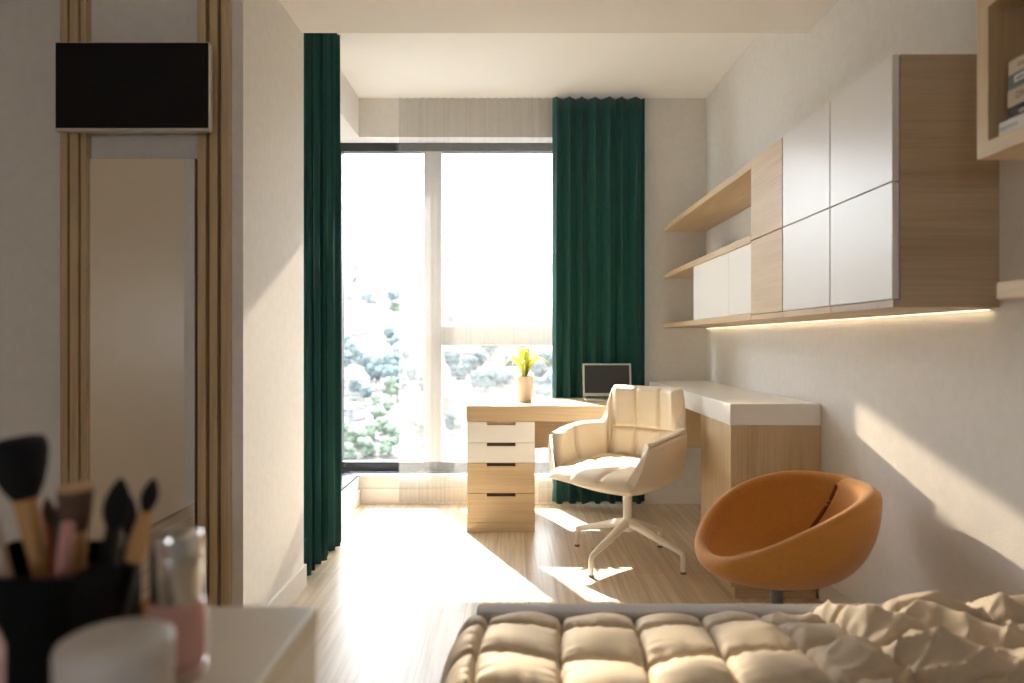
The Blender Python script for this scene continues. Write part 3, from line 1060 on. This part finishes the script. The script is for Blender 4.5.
def ridge(x, y, x0, y0, ang, wid, length, h):
    dx, dy = x - x0, y - y0
    a = dx * math.cos(ang) + dy * math.sin(ang)
    b = -dx * math.sin(ang) + dy * math.cos(ang)
    return h * math.exp(-(b / wid) ** 2) * math.exp(-(a / length) ** 4)
RIDGES = [(.60, 1.42, 2.3, .05, .16, .030), (.80, 1.36, 1.9, .06, .20, .040), (.97, 1.42, 2.2, .06, .22, .046),
          (1.15, 1.44, 2.45, .06, .22, .042), (1.27, 1.50, 2.6, .05, .16, .030), (.88, 1.52, .15, .05, .12, .028), (1.18, 1.55, -.1, .05, .14, .026),
          (1.02, 1.22, 2.6, .07, .25, .03), (.60, 1.22, 2.3, .05, .2, .024)]
def quilt(u, v):
    # plan coordinates before draping
    X = -0.19 + 1.495 * u
    Y = -0.30 + 1.915 * v
    nz = noise.noise(Vector((X * 2.1, Y * 2.1, 3.1)))
    nz2 = noise.noise(Vector((X * 5, Y * 5, 8.1)))
    right = sstep(.45, .75, X)
    # seams of the quilting wander, more so where the cover is rumpled
    qx = X + .035 * nz + right * (.07 * noise.noise(Vector((X * 3, Y * 3, 20))) + .25 * (Y - 1.4))
    qy = Y + .035 * noise.noise(Vector((X * 2.3, Y * 2.3, 9))) + .06 * right * noise.noise(Vector((X * 3.4, Y * 3, 31)))
    cx, cy = .165, .150
    sx = abs(math.sin(PI * (qx + .07) / cx))
    sy = abs(math.sin(PI * (qy - .015) / cy))
    puff = (sx ** .30) * (sy ** .30)
    z = .458 + .034 * puff + .010 * nz + .006 * nz2 * puff
    # stitched lines, with short puckers running off them
    dx_ = math.asin(min(1, sx)) / PI * cx
    dy_ = math.asin(min(1, sy)) / PI * cy
    z -= .010 * math.exp(-(dx_ / .005) ** 2) + .010 * math.exp(-(dy_ / .005) ** 2)
    z += .008 * noise.noise(Vector((Y * 55, X * 9, 1))) * math.exp(-dx_ / .022)
    z += .008 * noise.noise(Vector((X * 55, Y * 9, 7))) * math.exp(-dy_ / .022)
    z += .006 * noise.noise(Vector((X * 10, Y * 10, 5))) * puff
    # loose folds where the cover is pushed together
    fa, fb = X * .80 + Y * .60, -X * .60 + Y * .80
    z += right * .020 * max(0, 1 - 2.6 * abs(noise.noise(Vector((fa * 9 + 1.2 * nz, fb * 3.0, 61))))) ** 2
    z += right * .010 * max(0, 1 - 3 * abs(noise.noise(Vector((fb * 16, fa * 5 + nz, 77))))) ** 2
    z -= right * .010
    for r_ in RIDGES:
        z += .8 * right * ridge(X, Y, *r_)
        # hem at the foot and the left side rolls down
    ef = (1.615 - Y)
    if ef < .12:
        z -= .045 * (1 - math.sqrt(max(0, 1 - (1 - ef / .12) ** 2)))
    el = (X + .19)
    k = sstep(0, .26, el)
    xx = X
    if el < .12:
        t = 1 - el / .12
        z -= .34 * (1 - math.sqrt(max(0, 1 - t ** 2))) if t < .93 else .34 * (.632 + 5.26 * (t - .93))
        xx = X + .028 * t ** 3 + .008 * math.sin(Y * 21) * t
    er = 1.305 - X
    if er < .05:
        z -= .02 * (1 - er / .05)
    return Vector((xx, Y, z))
bm = bmesh.new()
grid(bm, quilt, 330, 430)
ql = obj('quilt', bm, M['duvet'], smooth=True, mods=[('SOLIDIFY', dict(thickness=0.012, offset=-1))])
tag(ql, 'puffy beige quilted cover rumpled over the bed', 'bedding')

# ------------------------------------------------------------------ dressing table and what stands on it
TZ = 0.78
vt = thing('dressing_table', 'pale dressing table at the lower left holding the cosmetics', 'table', (-0.6, 0.5, 0))
bx('table_top', (-1.0, -0.235, 0.22, 0.829, TZ - .03, TZ), M['marble'], vt, bev=0.004)
bx('side_panel', (-0.262, -0.237, 0.225, 0.827, 0.0, TZ - .03), M['white'], vt, bev=0.002)
bx('side_panel', (-0.998, -0.973, 0.225, 0.827, 0.0, TZ - .03), M['white'], vt, bev=0.002)
bx('back_panel', (-0.973, -0.262, 0.80, 0.827, 0.25, TZ - .03), M['white'], vt, bev=0.002)
bx('drawer', (-0.970, -0.264, 0.235, 0.79, TZ - .15, TZ - .032), M['white'], vt, bev=0.002)

hd = tag(thing('brush_holder', 'square black holder full of makeup brushes', 'holder', (-0.467, 0.68, TZ)))
hx0, hx1, hy0, hy1, hz1 = -0.540, -0.403, 0.62, 0.742, 0.884
bm = bmesh.new()
t = .005
for d in ((hx0, hx1, hy0, hy0 + t), (hx0, hx1, hy1 - t, hy1), (hx0, hx0 + t, hy0 + t, hy1 - t), (hx1 - t, hx1, hy0 + t, hy1 - t)):
    box(bm, d[0], d[1], d[2], d[3], TZ + .004, hz1)
obj('wall', bm, M['holder'], hd)
bx('bottom', (hx0, hx1, hy0, hy1, TZ + .0005, TZ + .004), M['holder'], hd)

def brush(label, base, tip, parts, group='makeup brushes in the black holder', cat='brush', name='makeup_brush'):
    """parts: list of (name, material, t0, t1, [(f, radius)], flat); t along base->tip"""
    base, tip = Vector(base), Vector(tip)
    t_ = thing(name, label, cat, base, group=group)
    ax = tip - base
    for nm, mm, t0, t1, prof, flat in parts:
        bm = bmesh.new()
        tube(bm, [base + ax * (t0 + (t1 - t0) * f) for f, r in prof], [r for f, r in prof], 20, flat=flat)
        obj(nm, bm, M[mm], t_, smooth=True)
    return t_
ROUND = [(0, .35), (.08, .62), (.25, .9), (.5, 1.0), (.75, .95), (.9, .72), (.97, .42), (1, .12)]
FAN = [(0, .42), (.2, .66), (.5, .88), (.75, 1.0), (.9, .98), (.97, .86), (1, .62)]
TAPER = [(0, .5), (.2, .85), (.4, 1), (.6, .9), (.8, .6), (.95, .25), (1, .05)]
def sc(p, r):
    return [(f, q * r) for f, q in p]
d = .69
bz = TZ + .008
brush('largest brush, big round black powder head on a wooden handle', (-.470, .70, bz), at(14, 438, d),
      [('handle', 'woodhandle', 0, .46, [(0, .006), (.7, .0075), (1, .008)], 1), ('ferrule', 'woodhandle', .46, .71, [(0, .0085), (1, .0115)], 1),
       ('bristles', 'bristleblack', .71, 1, sc(FAN, .0275), 1)])
brush('flat topped brown brush with a tan tip and pale ferrule', (-.440, .69, bz), at(75, 484, d),
      [('handle', 'woodhandle', 0, .50, [(0, .007), (1, .011)], 1), ('ferrule', 'woodhandle', .50, .72, [(0, .0095), (1, .0115)], 1),
       ('bristles', 'bristlebrown', .72, .965, [(0, .0115), (.4, .0145), (1, .0165)], 1), ('bristle_tip', 'bristletan', .962, 1, [(0, .0165), (.7, .0158), (1, .012)], 1)])
brush('pointed black brush with a black handle, right of the brown one', (-.425, .70, bz), at(121, 478, d),
      [('handle', 'blackhandle', 0, .52, [(0, .005), (1, .008)], 1), ('ferrule', 'blackhandle', .52, .70, [(0, .008), (1, .008)], 1),
       ('bristles', 'bristleblack', .70, 1, sc(TAPER, .0130), 1)])
brush('small black brush on a light wooden handle, rightmost of the brushes', (-.415, .715, bz), at(154, 478, .70),
      [('handle', 'blackhandle', 0, .50, [(0, .005), (1, .007)], 1), ('ferrule', 'woodhandle', .50, .80, [(0, .010), (.5, .009), (1, .006)], 1),
       ('bristles', 'bristleblack', .80, 1, sc(TAPER, .0085), 1)])
brush('slim grey handled black brush behind the pointed black one', (-.418, .728, bz), at(131, 496, .72),
      [('handle', 'greymetal', 0, .72, [(0, .004), (1, .006)], 1), ('bristles', 'bristleblack', .72, 1, sc(TAPER, .0075), 1)])
brush('thin brown tipped brush with an orange brown handle', (-.468, .72, bz), at(46, 497, .72),
      [('handle', 'orangehandle', 0, .80, [(0, .004), (1, .006)], 1), ('bristles', 'bristlebrown', .80, 1, sc(TAPER, .006), 1)])
brush('orange brown pencil next to the big powder brush', (-.478, .725, bz), at(36, 506, .725),
      [('barrel', 'orangehandle', 0, .86, [(0, .005), (1, .006)], 1), ('tip', 'woodhandle', .86, 1, [(0, .006), (1, .0015)], 1)], name='makeup_pencil', cat='pencil')
brush('slim steel blue pencil behind the wooden brush handle', (-.490, .73, bz), at(28, 503, .73),
      [('barrel', 'bluehandle', 0, .9, [(0, .005), (1, .0055)], 1), ('tip', 'bristleblack', .9, 1, [(0, .0055), (1, .0015)], 1)], name='makeup_pencil', cat='pencil')
brush('black pencil standing left of the pink tube', (-.452, .70, bz), at(57, 508, .70),
      [('barrel', 'blackhandle', 0, .92, [(0, .006), (1, .0065)], 1), ('tip', 'blackhandle', .92, 1, [(0, .0065), (1, .002)], 1)], name='makeup_pencil', cat='pencil')
brush('rose pink tube standing in front of the brown brush', (-.446, .66, bz), at(68, 522, .66),
      [('barrel', 'pinkhandle', 0, .80, [(0, .0062), (1, .0065)], 1), ('cap', 'pinkhandle', .805, 1, [(0, .0065), (.6, .0062), (.92, .006), (1, .003)], 1)],
      name='makeup_tube', cat='tube')
brush('pale rose handle leaning out at the left edge', (-.470, .665, bz), at(-14, 510, .665),
      [('handle', 'palehandle', 0, .93, [(0, .005), (1, .0078)], 1), ('end_cap', 'silver', .93, 1, [(0, .0078), (.7, .007), (1, .003)], 1)])

bt = thing('lotion_bottle', 'rose pink bottle with a tall silver cap', 'bottle', (-.324, .66, TZ))
bm = bmesh.new()
lathe(bm, [(0, .0095), (.024, .0095), (.0270, .013), (.0278, .020), (.0278, .058), (.0262, .067), (.021, .0715), (0, .0715)], -.324, .66, TZ, 40)
obj('body', bm, M['pink'], bt, smooth=True)
bm = bmesh.new()
lathe(bm, [(0, .0005), (.0255, .0005), (.0275, .003), (.0275, .008), (.025, .0095), (0, .0095)], -.324, .66, TZ, 40)
obj('glass_foot', bm, M['clear'], bt, smooth=True)
bm = bmesh.new()
lathe(bm, [(0, .0716), (.0222, .0716), (.0230, .073), (.0230, .130), (.0222, .134), (.019, .136), (0, .136)], -.324, .66, TZ, 40)
obj('cap', bm, M['chrome'], bt, smooth=True)

jr = thing('cream_jar', 'round white cosmetic jar with a domed lid in front of the black holder', 'jar', (-.325, .56, TZ))
bm = bmesh.new()
lathe(bm, [(0, .0005), (.039, .0005), (.042, .004), (.042, .045), (0, .045)], -.325, .56, TZ, 56)
obj('body', bm, M['jar'], jr, smooth=True)
bm = bmesh.new()
lathe(bm, [(0, .0455), (.0430, .0455), (.0440, .047), (.0440, .071), (.0425, .076), (.039, .078), (.022, .0805), (0, .081)], -.325, .56, TZ, 56)
obj('lid', bm, M['jar'], jr, smooth=True)

pj = thing('pink_bottle', 'pink round shouldered bottle cut off by the left edge, beside the white jar', 'bottle', (-.409, .50, TZ))
bm = bmesh.new()
lathe(bm, [(0, .0005), (.028, .0005), (.030, .004), (.030, .090), (.026, .102), (.012, .107), (0, .107)], -.409, .50, TZ, 40)
obj('body', bm, M['pink'], pj, smooth=True)
bm = bmesh.new()
lathe(bm, [(0, .1071), (.011, .1071), (.011, .118), (.009, .121), (0, .121)], -.409, .50, TZ, 24)
obj('cap', bm, M['pinkhandle'], pj, smooth=True)

lt = thing('lipstick', 'small gold lipstick tube between the black holder and the pink bottle', 'lipstick', (-.384, .715, TZ))
bm = bmesh.new()
lathe(bm, [(0, .0005), (.0075, .0005), (.0075, .028), (0, .028)], -.384, .715, TZ, 24)
obj('base', bm, M['gold'], lt, smooth=True)
bm = bmesh.new()
lathe(bm, [(0, .0281), (.007, .0281), (.007, .046), (.006, .048), (0, .048)], -.384, .715, TZ, 24)
obj('cap', bm, M['gold'], lt, smooth=True)

# ------------------------------------------------------------------ the city across the valley
TP = [(12, -36), (80, -35), (110, -31), (150, -27), (200, -23), (300, -14), (400, -4), (600, 25), (800, 60), (1200, 130), (1600, 198), (2000, 258), (2400, 300), (2600, 240)]
def tz(d):
    for (a, za), (b, zb_) in zip(TP, TP[1:]):
        if a <= d <= b:
            return za + (zb_ - za) * (d - a) / (b - a)
    return TP[0][1] if d < TP[0][0] else TP[-1][1]
def terrain(u, v):
    d = 12 + 2588 * v ** 2.0
    x = (u - .5) * (120 + 1.7 * d)
    return Vector((x, d, tz(d) + (1.5 + d * .004) * noise.noise(Vector((x * .008, d * .008, 2)))))
bm = bmesh.new()
grid(bm, terrain, 60, 110)
tag(obj('hillside', bm, M['ground'], smooth=True), 'pale hillside rising across the valley', kind='structure')

def house(name, label, w, dp, h, rh, wallm, roofm, nwin):
    t = thing(name, label, 'house', (0, 0, 0), group=None)
    bm = bmesh.new()
    box(bm, -w / 2, w / 2, -dp / 2, dp / 2, -6, h)
    obj('walls', bm, M[wallm], t, local=True)
    bm = bmesh.new()
    o_ = .5
    if rh > 0:
        pts = [(-w / 2 - o_, -dp / 2 - o_, h), (w / 2 + o_, -dp / 2 - o_, h), (w / 2 + o_, dp / 2 + o_, h), (-w / 2 - o_, dp / 2 + o_, h),
               (-w / 2 + 1, 0, h + rh), (w / 2 - 1, 0, h + rh)]
        vs = [bm.verts.new(p) for p in pts]
        for f in ((0, 1, 5, 4), (2, 3, 4, 5), (1, 2, 5), (3, 0, 4), (0, 3, 2, 1)):
            bm.faces.new([vs[k] for k in f])
    else:
        box(bm, -w / 2 - .2, w / 2 + .2, -dp / 2 - .2, dp / 2 + .2, h, h + .6)
        box(bm, -w * .1, w * .1, -dp * .15, dp * .15, h + .6, h + 3)
    obj('roof', bm, M[roofm], t, local=True)
    cols_, rows_ = nwin
    wb = None
    for i in range(cols_):
        for j in range(rows_):
            cx = -w / 2 + w * (i + .5) / cols_
            cz = 1.2 + (h - 1.2) * (j + .45) / rows_
            bm = bmesh.new()
            box(bm, cx - .55, cx + .55, -dp / 2 - .06, -dp / 2 + .1, cz - .7, cz + .7)
            obj('window', bm, M['housewin'], t, local=True)
    return t
P1 = house('house', 'low white house with a pale grey hipped roof in the bright city', 12, 9, 6, 3, 'housewall', 'roofgrey', (3, 2))
P2 = house('house', 'cream house with a red tiled roof in the bright city', 13, 10, 6.5, 3.2, 'housecream', 'roofred', (3, 2))
P3 = house('apartment_block', 'pale flat roofed apartment block in the bright city', 26, 13, 17, 0, 'housewall', 'roofgrey', (6, 5))
P3['category'] = 'building'
def tree(name, label, r, hgt, crownm, seed):
    t = thing(name, label, 'tree', (0, 0, 0))
    bm = bmesh.new()
    tube(bm, [(0, 0, -2), (.1, 0, hgt * .3), (0, .1, hgt * .6)], [.35, .28, .15], 8)
    obj('trunk', bm, M['bark'], t, smooth=True, local=True)
    rr = random.Random(seed)
    bm = bmesh.new()
    for k in range(22):
        a = rr.uniform(0, 2 * PI)
        q = rr.uniform(.1, .75) * r
        m_ = Matrix.Translation((q * math.cos(a), q * math.sin(a), hgt * rr.uniform(.38, .90))) @ Matrix.Diagonal((1, 1, rr.uniform(.75, 1.1), 1))
        bmesh.ops.create_icosphere(bm, subdivisions=3, radius=r * rr.uniform(.22, .38), matrix=m_)
    for v in bm.verts:
        v.co += Vector((noise.noise(v.co * 1.7 + Vector((0, 0, seed))), noise.noise(v.co * 1.7 + Vector((5, 0, seed))),
                        noise.noise(v.co * 1.7 + Vector((9, 3, seed))))) * .75
    obj('crown', bm, M[crownm], t, smooth=True, local=True)
    return t
T1 = tree('broadleaf_tree', 'dark bluish tree among the houses of the valley', 5.5, 12, 'crown', 3)
T2 = tree('broadleaf_tree', 'olive green tree among the houses of the valley', 5, 10, 'crownlight', 5)

def ground_at(px, py):
    """where the sight line through a pixel meets the slope"""
    dd = 90.0
    while dd < 2300:
        if EYE - (py - 341.5) / 683 * dd <= tz(dd):
            break
        dd *= 1.01
    return Vector(((px - 512) / 683 * dd, dd, tz(dd)))
HG, RG, AG, TG, OG = ('white houses of the city', 'red roofed houses of the city', 'apartment blocks of the city', 'dark trees of the valley',
                      'olive trees of the valley')
used = {}
placed = []
def put(proto, group, pos, rz, s):
    r = {'house': 8.2, 'house.001': 8.8, 'apartment_block': 15, 'broadleaf_tree': 6.2, 'broadleaf_tree.001': 4.8}[proto.name] * s
    if any((q - pos).to_2d().length < r + rq for q, rq in placed):
        return None
    placed.append((pos, r))
    if proto.name in used:
        return copy_tree(proto, pos, rz, (s, s, s), None, group)
    used[proto.name] = 1
    proto.location = pos
    proto.rotation_euler = (0, 0, rz)
    proto.scale = (s, s, s)
    proto['group'] = group
    return proto
rc = random.Random(21)
# trees and houses that can be told in the clear left pane
for px, py, s in ((350, 360, .8), (356, 366, .7), (366, 372, .75), (372, 378, .8), (379, 374, .85), (386, 378, .8), (393, 376, .8), (399, 381, .7), (376, 386, .7),
                  (390, 390, .75), (397, 396, .6), (384, 395, .6), (357, 398, .55), (364, 404, .5), (345, 372, .7), (345, 350, .7), (402, 366, .7), (412, 388, .7),
                  (425, 398, .7), (470, 380, .8), (460, 386, .7), (480, 372, .8), (538, 385, .8), (500, 395, .7), (515, 378, .8), (545, 372, .8), (452, 372, .7)):
    put(T1, TG, ground_at(px, py), rc.uniform(0, 6), s)
for px, py, s in ((378, 428, .5), (384, 438, .5), (372, 444, .5), (392, 446, .5), (400, 436, .5), (349, 448, .45), (360, 452, .5), (408, 444, .5), (343, 436, .45),
                  (420, 440, .5), (455, 430, .5), (520, 430, .5), (366, 460, .5), (388, 460, .5), (348, 464, .45), (376, 408, .4), (388, 415, .4), (352, 410, .4),
                  (430, 455, .5), (450, 455, .5)):
    put(T2, OG, ground_at(px, py), rc.uniform(0, 6), s)
for px, py, rz in ((350, 432, .2), (363, 440, -.2), (346, 408, .1), (391, 428, .3), (355, 392, 0), (412, 424, .1), (350, 420, -.4), (404, 382, .2), (366, 384, -.2)):
    p = ground_at(px, py)
    put(P1, HG, p, rz, .8 if py < 420 else .6)
for px, py in ((371, 411), (398, 420), (442, 415)):
    put(P2, RG, ground_at(px, py), rc.uniform(-.3, .3), .85)
for px, py in ((505, 330), (460, 352), (385, 362), (350, 322), (530, 345), (420, 340), (470, 318), (365, 300), (440, 296)):
    put(P3, AG, ground_at(px, py), rc.uniform(-.3, .3), 1.0)
# the rest of the slope, thinning out with height
for k in range(230):
    px = rc.uniform(230, 760)
    py = 252 + 160 * rc.random() ** 1.2
    p = ground_at(px, py)
    if p.y > 2250:
        continue
    q = rc.random()
    if q < .62:
        put(P1, HG, p, rc.uniform(-.6, .6), rc.uniform(.6, 1.0) * (1 + p.y / 1500))
    elif q < .74:
        put(P2, RG, p, rc.uniform(-.6, .6), rc.uniform(.6, .9) * (1 + p.y / 1700))
    elif q < .82:
        put(P3, AG, p, rc.uniform(-.6, .6), rc.uniform(.8, 1.3) * (1 + p.y / 2500))
    else:
        put(T1, TG, p, rc.uniform(0, 6), rc.uniform(.6, 1.0) * (1 + p.y / 1300))
for k in range(150):
    px = rc.uniform(230, 800)
    py = 262 + 200 * rc.random()
    p = ground_at(px, py)
    put(T2 if rc.random() < .5 else T1, None, p, rc.uniform(0, 6), rc.uniform(.45, .8) * (1 + p.y / 1000))

bm = bmesh.new()
box(bm, -1800, 1800, 9, 2420, -42, 330)
hz = obj('haze', bm, None)
hm = bpy.data.materials.new('valley_haze')
hm.use_nodes = True
hm.node_tree.nodes.remove(hm.node_tree.nodes['Principled BSDF'])
vs_ = hm.node_tree.nodes.new('ShaderNodeVolumeScatter')
vs_.inputs['Color'].default_value = (0.88, 0.94, 1.0, 1)
vs_.inputs['Density'].default_value = 0.00004
vs_.inputs['Anisotropy'].default_value = 0.3
hm.node_tree.links.new(vs_.outputs[0], hm.node_tree.nodes['Material Output'].inputs['Volume'])
hz.data.materials.clear()
hz.data.materials.append(hm)
tag(hz, 'bright haze lying over the city across the valley', 'haze', kind='stuff')
